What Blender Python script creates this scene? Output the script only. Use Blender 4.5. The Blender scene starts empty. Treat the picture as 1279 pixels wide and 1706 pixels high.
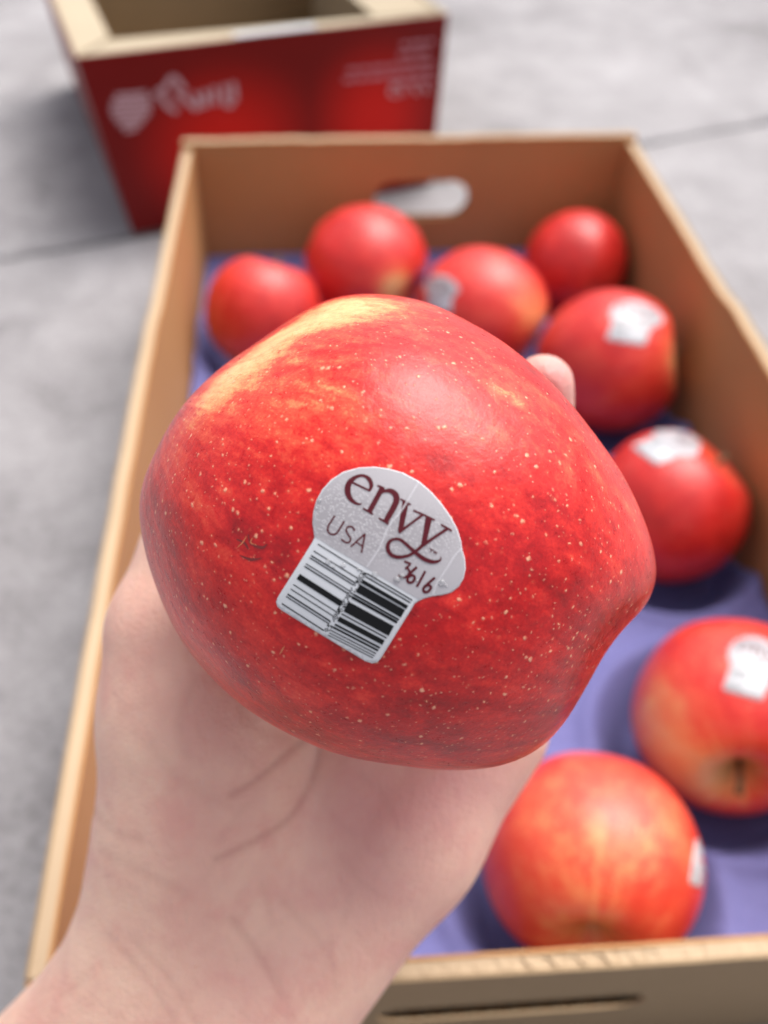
import bpy, bmesh, math, random
import numpy as np
from mathutils import Vector, Matrix, noise as mnoise
from mathutils.bvhtree import BVHTree
from mathutils.geometry import delaunay_2d_cdt, tessellate_polygon

random.seed(7); np.random.seed(7)
SC = bpy.context.scene
COL = SC.collection

# ------------------------------------------------------------------ camera
F, PCX, PCY = 1600.0, 639.5, 853.0           # focal length and centre in photo pixels
pit, yaw, rol = .78057568, .07926877, .01700399
ZR = .125                                    # height of the carton rim above the ground
CAM = Vector((.09212, -.10543, .29014 + ZR))
_f = Vector((math.sin(yaw)*math.cos(pit), math.cos(yaw)*math.cos(pit), -math.sin(pit)))
_r = Vector((math.cos(yaw), -math.sin(yaw), 0)); _u = _r.cross(_f)
RT = math.cos(rol)*_r + math.sin(rol)*_u
UP = -math.sin(rol)*_r + math.cos(rol)*_u
FW = _f
cam_d = bpy.data.cameras.new('camera'); cam = bpy.data.objects.new('camera', cam_d); COL.objects.link(cam)
M = Matrix.Identity(4)
for i in range(3):
    M[i][0] = RT[i]; M[i][1] = UP[i]; M[i][2] = -FW[i]; M[i][3] = CAM[i]
cam.matrix_world = M
cam_d.sensor_fit = 'HORIZONTAL'; cam_d.sensor_width = 36; cam_d.lens = 36*F/1279
cam_d.clip_start = .01; cam_d.clip_end = 200
cam_d.dof.use_dof = True; cam_d.dof.focus_distance = .146; cam_d.dof.aperture_fstop = 15.5
SC.camera = cam

# ------------------------------------------------------------------ sky, sun, exposure (bright overcast)
SUN_EL, SUN_AZ = math.radians(64), math.radians(46)      # azimuth measured from +Y towards +X
w = bpy.data.worlds.new('World'); SC.world = w; w.use_nodes = True
nt = w.node_tree; bg = nt.nodes['Background']
sky = nt.nodes.new('ShaderNodeTexSky'); sky.sky_type = 'NISHITA'; sky.sun_disc = False
sky.sun_elevation = SUN_EL; sky.sun_rotation = SUN_AZ
sky.air_density = .6; sky.dust_density = 5.0; sky.ozone_density = .6
hsv = nt.nodes.new('ShaderNodeHueSaturation'); hsv.inputs['Saturation'].default_value = .38     # milky, cloud-covered sky
nt.links.new(sky.outputs[0], hsv.inputs['Color']); nt.links.new(hsv.outputs[0], bg.inputs[0]); bg.inputs[1].default_value = .15
sd = bpy.data.lights.new('sun', 'SUN'); sd.energy = 1.15; sd.angle = math.radians(46); sd.color = (1, .95, .88)
sun = bpy.data.objects.new('sun', sd); COL.objects.link(sun)
sdir = Vector((math.sin(SUN_AZ)*math.cos(SUN_EL), math.cos(SUN_AZ)*math.cos(SUN_EL), math.sin(SUN_EL)))
sun.rotation_euler = sdir.to_track_quat('Z', 'Y').to_euler()
SC.view_settings.view_transform = 'Standard'; SC.view_settings.look = 'None'
SC.view_settings.exposure = .98; SC.view_settings.gamma = 1

# ------------------------------------------------------------------ helpers
def ray(x, y):
    return FW + RT*((x-PCX)/F) - UP*((y-PCY)/F)
def at(x, y, depth):
    return CAM + ray(x, y)*depth
def on_z(x, y, z):
    d = ray(x, y); return CAM + d*((z-CAM.z)/d.z)
def tag(o, label=None, cat=None, group=None, kind=None):
    if label: o['label'] = label
    if cat: o['category'] = cat
    if group: o['group'] = group
    if kind: o['kind'] = kind
    return o
def mesh_obj(name, verts, faces, mat, parent=None, smooth=False, loc=None):
    me = bpy.data.meshes.new(name)
    o = bpy.data.objects.new(name, me); COL.objects.link(o)
    if parent is not None:
        o.parent = parent
    if loc is not None:
        o.location = loc
    me.from_pydata([tuple(v) for v in verts], [], faces); me.update()
    if smooth: me.polygons.foreach_set('use_smooth', [True]*len(me.polygons))
    if mat: me.materials.append(mat)
    return o
def empty(name, loc, parent=None):
    o = bpy.data.objects.new(name, None); COL.objects.link(o); o.location = loc; o.parent = parent
    o.empty_display_size = .02
    return o
def recalc(o):
    bm = bmesh.new(); bm.from_mesh(o.data); bmesh.ops.recalc_face_normals(bm, faces=bm.faces); bm.to_mesh(o.data); bm.free()
def extrude(outer, holes, fn, w0, w1):
    """polygon with holes in (u,v), between w0 and w1, mapped by fn(u,v,w)"""
    loops = [outer]+holes
    flat = [p for l in loops for p in l]
    tris = tessellate_polygon([[Vector((p[0], p[1], 0)) for p in l] for l in loops])
    n = len(flat)
    V = [fn(p[0], p[1], w0) for p in flat]+[fn(p[0], p[1], w1) for p in flat]
    Fc = [tuple(t) for t in tris]+[tuple(i+n for i in reversed(t)) for t in tris]
    k = 0
    for l in loops:
        m = len(l)
        for i in range(m):
            a, b = k+i, k+(i+1) % m
            Fc.append((a, b, b+n, a+n))
        k += m
    return V, Fc
class MB:
    def __init__(s): s.v = []; s.f = []
    def add(s, V, Fc):
        k = len(s.v); s.v += list(V); s.f += [tuple(i+k for i in f) for f in Fc]; return s
    def box(s, x0, y0, z0, x1, y1, z1):
        V = [(x, y, z) for z in (z0, z1) for y in (y0, y1) for x in (x0, x1)]
        return s.add(V, [(0,2,3,1),(4,5,7,6),(0,1,5,4),(2,6,7,3),(0,4,6,2),(1,3,7,5)])
    def build(s, name, mat, parent=None, smooth=False):
        o = mesh_obj(name, s.v, s.f, mat, parent, smooth); recalc(o); return o
def catmull(P, n=8, closed=False):
    P = [np.array(p, float) for p in P]; out = []
    N = len(P)
    for i in range(N if closed else N-1):
        if closed: a, b, c, d = P[(i-1) % N], P[i], P[(i+1) % N], P[(i+2) % N]
        else: a, b, c, d = P[max(i-1, 0)], P[i], P[i+1], P[min(i+2, N-1)]
        for k in range(n):
            t = k/n
            out.append(.5*((2*b)+(c-a)*t+(2*a-5*b+4*c-d)*t*t+(3*b-a-3*c+d)*t**3))
    if not closed: out.append(P[-1])
    return out

# ------------------------------------------------------------------ materials
def mat_new(name):
    m = bpy.data.materials.new(name); m.use_nodes = True
    t = m.node_tree; return m, t, t.nodes['Principled BSDF']
class NT:
    """tiny node-graph helper"""
    def __init__(s, t): s.t = t
    def n(s, typ, **kw):
        x = s.t.nodes.new(typ)
        for k, v in kw.items(): setattr(x, k, v)
        return x
    def setin(s, sock, v):
        if hasattr(v, 'is_output') or isinstance(v, bpy.types.NodeSocket): s.t.links.new(v, sock)
        else: sock.default_value = v
    def math(s, op, a, b=0.0, c=None, clamp=False):
        x = s.n('ShaderNodeMath', operation=op, use_clamp=clamp)
        s.setin(x.inputs[0], a); s.setin(x.inputs[1], b)
        if c is not None: s.setin(x.inputs[2], c)
        return x.outputs[0]
    def mix(s, fac, a, b, blend='MIX'):
        x = s.n('ShaderNodeMix', data_type='RGBA', blend_type=blend)
        s.setin(x.inputs[0], fac); s.setin(x.inputs[6], a); s.setin(x.inputs[7], b)
        return x.outputs[2]
    def noise(s, vec, scale, detail=3, rough=.5, dist=0.0):
        x = s.n('ShaderNodeTexNoise'); s.setin(x.inputs['Vector'], vec)
        x.inputs['Scale'].default_value = scale; x.inputs['Detail'].default_value = detail
        x.inputs['Roughness'].default_value = rough; x.inputs['Distortion'].default_value = dist
        return x.outputs['Fac']
    def voro(s, vec, scale, feature='F1', rnd=1.0):
        x = s.n('ShaderNodeTexVoronoi', feature=feature); s.setin(x.inputs['Vector'], vec)
        x.inputs['Scale'].default_value = scale; x.inputs['Randomness'].default_value = rnd
        return x
    def ramp(s, fac, stops, interp='LINEAR'):
        x = s.n('ShaderNodeValToRGB'); x.color_ramp.interpolation = interp
        e = x.color_ramp.elements
        while len(e) < len(stops): e.new(.5)
        for i, (p, c) in enumerate(stops):
            e[i].position = p; e[i].color = (*c, 1) if len(c) == 3 else c
        s.setin(x.inputs[0], fac); return x.outputs[0]
    def mapr(s, v, a, b, c=0.0, d=1.0, smooth=True):
        x = s.n('ShaderNodeMapRange', interpolation_type='SMOOTHSTEP' if smooth else 'LINEAR')
        s.setin(x.inputs[0], v)
        for i, q in enumerate((a, b, c, d)): x.inputs[1+i].default_value = q
        return x.outputs[0]
    def bump(s, h, strength, dist, normal=None):
        x = s.n('ShaderNodeBump'); s.setin(x.inputs['Height'], h)
        x.inputs['Strength'].default_value = strength; x.inputs['Distance'].default_value = dist
        if normal is not None: s.setin(x.inputs['Normal'], normal)
        return x.outputs[0]
def objco(g):
    return g.n('ShaderNodeTexCoord').outputs['Object']

def make_apple_mat(name, fine, tint=0.0):
    m, t, b = mat_new(name); g = NT(t)
    co = objco(g)
    inf = g.n('ShaderNodeObjectInfo')
    # unit direction
    nrm = g.n('ShaderNodeVectorMath', operation='NORMALIZE'); g.setin(nrm.inputs[0], co); U = nrm.outputs[0]
    sp = g.n('ShaderNodeSeparateXYZ'); g.setin(sp.inputs[0], U)
    # meridian coordinate: (x,y)/|xy| and a compressed latitude, gives streaks that run from stalk to eye
    rad = g.math('SQRT', g.math('ADD', g.math('ADD', g.math('MULTIPLY', sp.outputs[0], sp.outputs[0]), g.math('MULTIPLY', sp.outputs[1], sp.outputs[1])), .004))
    cx = g.math('DIVIDE', sp.outputs[0], rad); cy = g.math('DIVIDE', sp.outputs[1], rad)
    cb = g.n('ShaderNodeCombineXYZ'); g.setin(cb.inputs[0], cx); g.setin(cb.inputs[1], cy)
    g.setin(cb.inputs[2], g.math('ADD', g.math('MULTIPLY', sp.outputs[2], .55), g.math('MULTIPLY', inf.outputs['Random'], 9.0 if not fine else 0.0)))
    S = cb.outputs[0]
    off = g.n('ShaderNodeVectorMath', operation='ADD'); g.setin(off.inputs[0], U)
    rv = g.n('ShaderNodeCombineXYZ'); g.setin(rv.inputs[0], g.math('MULTIPLY', inf.outputs['Random'], 31.0 if not fine else 0.0)); g.setin(off.inputs[1], rv.outputs[0])
    V = off.outputs[0]
    st1 = g.noise(S, 3.2, 5, .62, .4)
    st2 = g.noise(S, 15, 4, .6, .6)
    blot = g.noise(V, 3.0, 6, .6, .3)
    fineN = g.noise(V, 26, 5, .7, .5)
    grain = g.noise(V, 90, 3, .7)
    at_ = g.n('ShaderNodeAttribute', attribute_name='ground').outputs['Fac']
    # how pale the skin is here
    x = g.math('ADD', g.math('MULTIPLY', st1, .50), g.math('MULTIPLY', st2, .46 if fine else .24))
    x = g.math('ADD', x, g.math('MULTIPLY', blot, .40))
    x = g.math('ADD', x, g.math('MULTIPLY', fineN, .34))
    x = g.math('ADD', x, g.math('MULTIPLY', grain, .26))
    x = g.math('ADD', g.math('MULTIPLY', g.math('SUBTRACT', x, .99 if fine else .88), 1.32 if fine else .85), g.math('MULTIPLY', at_, .66))
    x = g.math('ADD', x, .34 + tint)
    col = g.ramp(x, [(0.0, (.24, .002, .004)), (.22, (.43, .005, .007)), (.40, (.62, .020, .015)), (.58, (.72, .080, .040)), (.76, (.78, .30, .12)), (.97, (.76, .50, .23))])
    # lenticels
    wob = g.n('ShaderNodeVectorMath', operation='MULTIPLY_ADD')
    wn = g.n('ShaderNodeTexNoise'); g.setin(wn.inputs['Vector'], V); wn.inputs['Scale'].default_value = 60; wn.inputs['Detail'].default_value = 3
    g.setin(wob.inputs[0], wn.outputs['Color']); wob.inputs[1].default_value = (.016, .016, .016); g.setin(wob.inputs[2], V)
    l1 = g.voro(wob.outputs[0], 23 if fine else 18)
    l2 = g.voro(wob.outputs[0], 44.0)
    sx = g.n('ShaderNodeSeparateColor'); g.setin(sx.inputs[0], l1.outputs['Color'])
    size = g.math('MULTIPLY', g.math('ADD', g.math('MULTIPLY', sx.outputs[0], 1.0), .30), .185)
    d1 = g.math('SUBTRACT', 1.0, g.math('DIVIDE', g.math('ADD', l1.outputs['Distance'], g.math('MULTIPLY', g.math('SUBTRACT', grain, .5), .10)), size), clamp=True)
    sx2 = g.n('ShaderNodeSeparateColor'); g.setin(sx2.inputs[0], l2.outputs['Color'])
    size2 = g.math('MULTIPLY', g.math('ADD', g.math('MULTIPLY', sx2.outputs[0], 1.0), .25), .22)
    d2 = g.math('SUBTRACT', 1.0, g.math('DIVIDE', g.math('ADD', l2.outputs['Distance'], g.math('MULTIPLY', g.math('SUBTRACT', grain, .5), .12)), size2), clamp=True)
    len_ = g.math('MAXIMUM', g.math('MULTIPLY', d1, 1.7, clamp=True), g.math('MULTIPLY', d2, .9, clamp=True))
    halo = g.math('SUBTRACT', 1.0, g.math('DIVIDE', l1.outputs['Distance'], .30), clamp=True)
    col = g.mix(g.math('MULTIPLY', g.math('MULTIPLY', halo, halo), .50), col, (.72, .16, .08, 1))
    col = g.mix(g.math('MULTIPLY', len_, .66), col, (.84, .46, .28, 1))
    russ = g.n('ShaderNodeAttribute', attribute_name='russet').outputs['Fac']
    col = g.mix(g.math('MULTIPLY', russ, g.mapr(fineN, .3, .6, .4, 1.0)), col, (.22, .15, .03, 1))
    t.links.new(col, b.inputs['Base Color'])
    rgh = g.math('ADD', g.math('MULTIPLY', fineN, .18), .21 if fine else .34)
    t.links.new(rgh, b.inputs['Roughness'])
    b.inputs['IOR'].default_value = 1.45
    b.inputs['Specular IOR Level'].default_value = .42 if fine else .62
    b.inputs['Coat Weight'].default_value = .10; b.inputs['Coat Roughness'].default_value = .2
    b.inputs['Subsurface Weight'].default_value = .12; b.inputs['Subsurface Radius'].default_value = (1, .3, .12)
    b.inputs['Subsurface Scale'].default_value = .002
    h = g.math('ADD', g.math('MULTIPLY', len_, .6), g.math('MULTIPLY', grain, .35))
    h = g.math('ADD', h, g.math('MULTIPLY', g.noise(V, 11, 2), 1.4))
    t.links.new(g.bump(h, .30, .0006), b.inputs['Normal'])
    return m
APPLE_FINE = make_apple_mat('held apple skin', True)
APPLE_BOX = make_apple_mat('boxed apple skin', False, .05)

def simple_mat(name, col, rough=.6, spec=.5, metal=0.0, var=0.0, vs=40, bump=0.0, bs=200, bd=.0005):
    m, t, b = mat_new(name); g = NT(t); co = objco(g)
    if var:
        n = g.noise(co, vs, 4, .6)
        c = g.mix(n, tuple(q*(1-var) for q in col)+(1,), tuple(min(1, q*(1+var)) for q in col)+(1,))
        t.links.new(c, b.inputs['Base Color'])
    else: b.inputs['Base Color'].default_value = (*col, 1)
    b.inputs['Roughness'].default_value = rough; b.inputs['Specular IOR Level'].default_value = spec
    b.inputs['Metallic'].default_value = metal
    if bump: t.links.new(g.bump(g.noise(co, bs, 3), bump, bd), b.inputs['Normal'])
    return m
def make_card(name, c1, c2, flute_axis=0):
    m, t, b = mat_new(name); g = NT(t); co = objco(g)
    a = g.noise(co, 9, 4, .6); fb = g.n('ShaderNodeMapping'); g.setin(fb.inputs[0], co); fb.inputs['Scale'].default_value = (1, 1, .25)
    f = g.noise(fb.outputs[0], 420, 3, .7)
    c = g.mix(g.math('ADD', g.math('MULTIPLY', a, .75), g.math('MULTIPLY', f, .3)), (*c1, 1), (*c2, 1))
    t.links.new(c, b.inputs['Base Color']); b.inputs['Roughness'].default_value = .72
    b.inputs['Specular IOR Level'].default_value = .35
    t.links.new(g.bump(f, .3, .0004), b.inputs['Normal'])
    return m
CARD = make_card('kraft cardboard', (.34, .155, .055), (.48, .255, .10))
CARD_OUT_AND_SHADE = make_card('outer liner and painted shade', (.22, .145, .075), (.31, .215, .12))  # outer liner colour; also paints the shade inside the red box
CARD_EDGE = make_card('raw cardboard edge', (.38, .27, .165), (.48, .36, .235))
CARD_PALE = make_card('pale kraft', (.33, .265, .18), (.43, .36, .255))
TRAY, _t, _b = mat_new('blue moulded pulp'); _g = NT(_t); _co = objco(_g)
_n1 = _g.noise(_co, 22, 5, .6); _n2 = _g.noise(_co, 260, 3, .7)
_t.links.new(_g.mix(_g.math('ADD', _g.math('MULTIPLY', _n1, .7), _g.math('MULTIPLY', _n2, .3)), (.085, .085, .24, 1), (.17, .165, .37, 1)), _b.inputs['Base Color'])
_b.inputs['Roughness'].default_value = .85; _t.links.new(_g.bump(_n2, .6, .0006), _b.inputs['Normal'])
STEM = simple_mat('dry brown stalk', (.12, .07, .03), .8, var=.4, vs=300)
WHITE = simple_mat('white label film', (.58, .59, .615), .32, var=.03, vs=200)
INK = simple_mat('black print', (.006, .006, .007), .5, .2)
MAROON = simple_mat('maroon print', (.075, .004, .010), .5, .25)
CREASE_GLINT = simple_mat('painted crease glint', (.68, .67, .70), .2)  # pale colour paints the highlight along creases in the film
SCAR = simple_mat('healed skin mark', (.16, .012, .012), .6)
SCARP = simple_mat('pale skin nick', (.55, .16, .07), .6)
# grey foil with condensation
FOIL, _t, _b = mat_new('grey pearly label film'); _g = NT(_t); _co = objco(_g)
_v = _g.voro(_co, 2500, 'F1'); _v2 = _g.voro(_co, 1150, 'F1')
_n = _g.noise(_co, 120, 3)
_wet = _g.n('ShaderNodeAttribute', attribute_name='wet').outputs['Fac']
_drop = _g.math('MULTIPLY', _g.mapr(_v.outputs['Distance'], .48, .12), _wet)
_c = _g.mix(_n, (.36, .34, .36, 1), (.43, .41, .43, 1))
_ring = _g.math('MULTIPLY', _g.mapr(_v.outputs['Distance'], .40, .56), _wet)
_c = _g.mix(_g.math('MULTIPLY', _ring, .45), _c, (.24, .225, .235, 1))
_t.links.new(_c, _b.inputs['Base Color']); _b.inputs['Roughness'].default_value = .42; _b.inputs['Metallic'].default_value = .1
_t.links.new(_g.bump(_drop, .4, .00011), _b.inputs['Normal'])
DROP, _t, _b = mat_new('water drop'); _b.inputs['Base Color'].default_value = (.78, .78, .8, 1); _b.inputs['Roughness'].default_value = .05
_b.inputs['Transmission Weight'].default_value = .75; _b.inputs['IOR'].default_value = 1.33
# skin
SKIN, _t, _b = mat_new('skin'); _g = NT(_t); _co = objco(_g)
_a = _g.noise(_co, 34, 4, .6); _bb = _g.noise(_co, 95, 4, .65); _fine = _g.noise(_co, 900, 3, .7)
_vv = _g.voro(_co, 900, 'DISTANCE_TO_EDGE')
_c = _g.mix(_g.mapr(_a, .32, .68), (.79, .51, .385, 1), (.68, .375, .30, 1))
_c = _g.mix(_g.math('MULTIPLY', _g.mapr(_bb, .42, .72), .55), _c, (.66, .30, .25, 1))
_cr = _g.n('ShaderNodeAttribute', attribute_name='crease').outputs['Fac']
_fl = _g.n('ShaderNodeAttribute', attribute_name='redden').outputs['Fac']
_c = _g.mix(_fl, _c, (.58, .25, .24, 1))
_c = _g.mix(_g.math('MULTIPLY', _cr, .5), _c, (.42, .17, .13, 1))
_t.links.new(_c, _b.inputs['Base Color']); _b.inputs['Roughness'].default_value = .5
_b.inputs['Subsurface Weight'].default_value = .35; _b.inputs['Subsurface Radius'].default_value = (1, .35, .18); _b.inputs['Subsurface Scale'].default_value = .004
_hh = _g.math('ADD', _g.math('MULTIPLY', _fine, .6), _g.math('MULTIPLY', _g.mapr(_vv.outputs['Distance'], 0, .25), .5))
_mp = _g.n('ShaderNodeMapping'); _g.setin(_mp.inputs[0], _co); _mp.inputs['Rotation'].default_value = (0, 0, -.6); _mp.inputs['Scale'].default_value = (1, .22, .4)
_wr = _g.noise(_mp.outputs[0], 330, 4, .65, 1.2)
_hh = _g.math('ADD', _hh, _g.math('ADD', _g.math('MULTIPLY', _bb, 2.4), _g.math('MULTIPLY', _wr, 1.8)))
_t.links.new(_g.bump(_hh, .34, .0006), _b.inputs['Normal'])
# concrete
CONC, _t, _b = mat_new('weathered concrete'); _g = NT(_t); _co = _g.n('ShaderNodeNewGeometry').outputs['Position']
_a = _g.noise(_co, 3.2, 6, .62, .3); _bb = _g.noise(_co, 16, 6, .65, .6); _fine = _g.noise(_co, 160, 4, .75); _sp = _g.noise(_co, 520, 2, .6)
_x = _g.math('ADD', _g.math('MULTIPLY', _a, .40), _g.math('MULTIPLY', _bb, .38)); _x = _g.math('ADD', _x, _g.math('MULTIPLY', _fine, .32))
_c = _g.ramp(_x, [(.40, (.13, .12, .122)), (.50, (.225, .213, .220)), (.57, (.28, .267, .274)), (.68, (.355, .34, .35))])
_c = _g.mix(_g.math('MULTIPLY', _g.mapr(_sp, .62, .72), .5), _c, (.12, .115, .115, 1))
_t.links.new(_c, _b.inputs['Base Color']); _b.inputs['Roughness'].default_value = .85
_t.links.new(_g.bump(_g.math('ADD', _fine, _g.math('MULTIPLY', _bb, .8)), .6, .003), _b.inputs['Normal'])
DIRT = simple_mat('dirt in the joint', (.10, .09, .085), .95, var=.4, vs=60, bump=.6, bs=200, bd=.002)

# ------------------------------------------------------------------ pavement: slabs with recessed joints
J0, J1 = Vector((-.173, .629)), Vector((.57, .877)); jd = (J1-J0).normalized(); jn = Vector((-jd.y, jd.x))
JC = (J0+J1)/2
g0 = MB().box(-40, -40, -.30, 40, 40, -.012).build('ground', DIRT); g0['kind'] = 'structure'
def slab(s0, s1, t0, t1):
    """a slab between s0..s1 along the joint and t0..t1 across it, with a softly uneven arris"""
    def P(s, t, z):
        q = JC + jd*s + jn*t; return (q.x, q.y, z)
    rim = []
    n = 46
    for (a, b, c, d) in ((s0, t0, s1, t0), (s1, t0, s1, t1), (s1, t1, s0, t1), (s0, t1, s0, t0)):
        for k in range(n):
            u = k/n; rim.append((a+(c-a)*u, b+(d-b)*u))
    V = []; N = len(rim); cs, ct = (s0+s1)/2, (t0+t1)/2
    for lvl, (ins, z) in enumerate(((0, -.012), (0, -.004), (.003, -.0012), (.008, 0))):
        for s, t in rim:
            wv = mnoise.noise(Vector((s*14, t*14, 3)))*.0030+mnoise.noise(Vector((s*3, t*3, 8)))*.008
            V.append(P(s-math.copysign(ins+wv+.003, s-cs), t-math.copysign(ins+wv+.003, t-ct), z))
    Fc = [(l*N+i, l*N+(i+1) % N, (l+1)*N+(i+1) % N, (l+1)*N+i) for l in range(3) for i in range(N)]
    Fc.append(tuple(3*N+i for i in range(N)))
    o = mesh_obj('concrete_slab', V, Fc, CONC, g0); return o
SW = 2.4
for si in (-1, 0, 1):
    for ti in (-2, -1, 0, 1):
        slab((si-.55)*SW, (si+.45)*SW, ti*1.8, (ti+1)*1.8)

# ------------------------------------------------------------------ open carton holding the apples
W, L, TH = .32, .56, .0068
carton = empty('cardboard_box', (W/2, L/2, 0))
tag(carton, 'open brown corrugated cardboard box holding red apples on a blue tray', 'box')
def wpar(o): # keep world coordinates under the parent
    o.matrix_parent_inverse = o.parent.matrix_world.inverted() if False else Matrix.Translation(-Vector(o.parent.location)); return o
def rounded_slot(c, h, hl, hh, n=8):
    P = []
    for k in range(n+1): a = -math.pi/2+math.pi*k/n; P.append((c+hl-hh+hh*math.cos(a), h+hh*math.sin(a)))
    for k in range(n+1): a = math.pi/2+math.pi*k/n; P.append((c-hl+hh+hh*math.cos(a), h+hh*math.sin(a)))
    return P
def board(name, outer, holes, fn, out_mat, in_mat, length, topf, parent):
    """corrugated wall: outer liner, inner liner, wavy medium between. w=0 outside .. TH inside"""
    li = .0011
    V, Fc = extrude(outer, holes, fn, TH-li, TH)
    wall = mesh_obj(name, V, Fc, in_mat, parent); recalc(wall)
    V, Fc = extrude(outer, holes, fn, 0, li)
    ol = mesh_obj('outer_liner', V, Fc, out_mat, wall); recalc(ol)
    # flutes: a sine sheet with thickness, running the length, up to just below the rim
    n = int(length/.0078*8); V = []; Fc = []
    def inh(u, v):
        for h in holes:
            us = [p[0] for p in h]; vs = [p[1] for p in h]
            if min(us)-.002 < u < max(us)+.002 and min(vs)-.002 < v < max(vs)+.002: return True
        return False
    lv = [.004, .03, .055, .075, .095, .11, None]
    for i in range(n+1):
        u = length*i/n; ph = 2*math.pi*u/.0078
        mid = TH/2+(TH/2-li-.0004)*math.sin(ph)*.95
        top = topf(u)-(.0004 if name == 'near_wall' else .0016)+mnoise.noise(Vector((u*300, 1, 2)))*(.0007 if name == 'near_wall' else .0002)
        for v in lv:
            vv = top if v is None else v
            V += [fn(u, vv, mid-.0003), fn(u, vv, mid+.0003)]
    K = len(lv)*2
    for i in range(n):
        for j in range(len(lv)-1):
            a = i*K+j*2; b = a+K
            u = length*(i+.5)/n; v0 = lv[j]; v1 = lv[j+1] if lv[j+1] else topf(u)
            if inh(u, (v0+v1)/2) or inh(u, v0) or inh(u, v1): continue
            Fc += [(a, b, b+2, a+2), (a+1, a+3, b+3, b+1)]
        a = i*K+K-2; b = a+K; Fc.append((a, b, b+1, a+1))
    fl = mesh_obj('flute', V, Fc, CARD_EDGE, wall)
    # paper bridge just under the rim so that the board is closed on top
    V = []; Fc = []
    for i in range(n+1):
        u = length*i/n; z = topf(u)-(.0004+.0012*max(0, mnoise.noise(Vector((u*22, 3, 2)))+.25)+mnoise.noise(Vector((u*500, 5, 2)))*.0004 if name == 'near_wall' else .0003)
        V += [fn(u, z, li), fn(u, z, TH-li)]
    for i in range(n): a = i*2; Fc.append((a, a+2, a+3, a+1))
    br = mesh_obj('crushed_edge', V, Fc, CARD_EDGE, wall)
    return wall
def topflat(u): return ZR
def wavy_top(length, f, n=90, x0=0.0):
    return [(x0+length*(1-i/n), f(x0+length*(1-i/n))) for i in range(n+1)]
def tn(u): return ZR+mnoise.noise(Vector((u*60, 3, 0)))*.0008+mnoise.noise(Vector((u*9, 3, 0)))*.0012
NS = .0052      # the near wall stands this far out at its rim
# near wall leans outward a little at the rim
def fn_near(u, v, w_): return Vector((u, w_-NS+.017*(1-v/ZR), v))-Vector(carton.location)
board('near_wall', [(0, .003), (W, .003)]+wavy_top(W, tn), [rounded_slot(.146, ZR-.051, .045, .0105)], fn_near, CARD_OUT_AND_SHADE, CARD, W, tn, carton)
def tf(u): return tn(u)+.0025
def fn_far(u, v, w_): return Vector((u, L-w_, v))-Vector(carton.location)
board('far_wall', [(0, .003), (W, .003)]+wavy_top(W, tf), [rounded_slot(.168, ZR-.043, .035, .0145)], fn_far, CARD_OUT_AND_SHADE, CARD, W, tf, carton)
def side_top(u):   # u = distance along y ; corner posts lower, centre flap a little higher
    def sm(a, b, x): t = min(1, max(0, (x-a)/(b-a))); return t*t*(3-2*t)
    return ZR-.0005+.009*sm(.335, .375, L-u if False else (L-u) )*0 + .0032*(1-sm(.325, .362, u))-.0015 + mnoise.noise(Vector((u*40, 7, 0)))*.0008
LS = L-2*TH-.0006+NS
def st(u): return side_top(u+TH-NS)
def fn_left(u, v, w_): return Vector((w_+.002*math.sin(math.pi*u/LS)*-1, TH-NS+.0003+u, v))-Vector(carton.location)
def fn_right(u, v, w_): return Vector((W-w_+.003*math.sin(math.pi*u/LS), TH-NS+.0003+u, v))-Vector(carton.location)
def near_cut(u): return u
sp_outer = [(.0200, .003), (LS, .003)]+wavy_top(LS, st)
board('side_wall', sp_outer, [], fn_left, CARD_OUT_AND_SHADE, CARD, LS, st, carton)
board('side_wall', sp_outer, [], fn_right, CARD_OUT_AND_SHADE, CARD, LS, st, carton)
fb = MB().box(TH-W/2, .027-L/2, .003, W-TH-W/2, L-TH-L/2, .008).build('base_panel', CARD, carton)

# ------------------------------------------------------------------ moulded tray
ZT = .035
apples = [  # name px py radius_px height  axis_px(point the stalk/eye faces)
 ('A1', 438, 522, 97, .060), ('A2', 608, 446, 104, .062), ('A3', 802, 520, 108, .060), ('A4', 958, 441, 86, .056),
 ('A5', 1013, 604, 119, .064), ('A6', 1112, 846, 130, .060), ('A7', 1215, 1188, 162, .060), ('A8', 985, 1430, 180, .058)]
cent = {}
for (n_, px, py, rp, zc) in apples:
    p = on_z(px, py, zc); dep = (p-CAM).dot(FW); cent[n_] = (p, rp*dep/F*.985)
cups = [(c.x, c.y, r*1.30) for c, r in cent.values()]
for q in ((.060, .345), (.145, .395), (.055, .25), (.155, .29), (.06, .145), (.155, .175), (.075, .060)):
    if all((q[0]-c[0])**2+(q[1]-c[1])**2 > .065**2 for c in cups): cups.append((q[0], q[1], .042))
nx, ny = 150, 260; x0, x1, y0, y1 = TH+.001, W-TH-.001, .0265, L-TH-.001
V = []
for j in range(ny+1):
    for i in range(nx+1):
        x = x0+(x1-x0)*i/nx; y = y0+(y1-y0)*j/ny; z = ZT
        for (a, b_, r) in cups:
            d = math.hypot(x-a, y-b_)/(r*.93)
            if d < 1.18:
                t_ = min(1, max(0, (1.10-d)/.42)); t_ = t_*t_*(3-2*t_); z = min(z, ZT-.024*t_) if t_ > 0 else z
        dm_ = min(math.hypot(x-a, y-b_)/(r*.93) for a, b_, r in cups)
        z += .0035*math.exp(-((dm_-1.14)/.09)**2)
        edge = min(x-x0, x1-x, y-y0, y1-y); z += .006*math.exp(-(edge/.008)**2)
        z += .0012*mnoise.noise(Vector((x*35, y*35, 0)))+.0004*mnoise.noise(Vector((x*190, y*190, 4)))
        V.append((x-W/2, y-L/2, z-.0))
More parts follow.
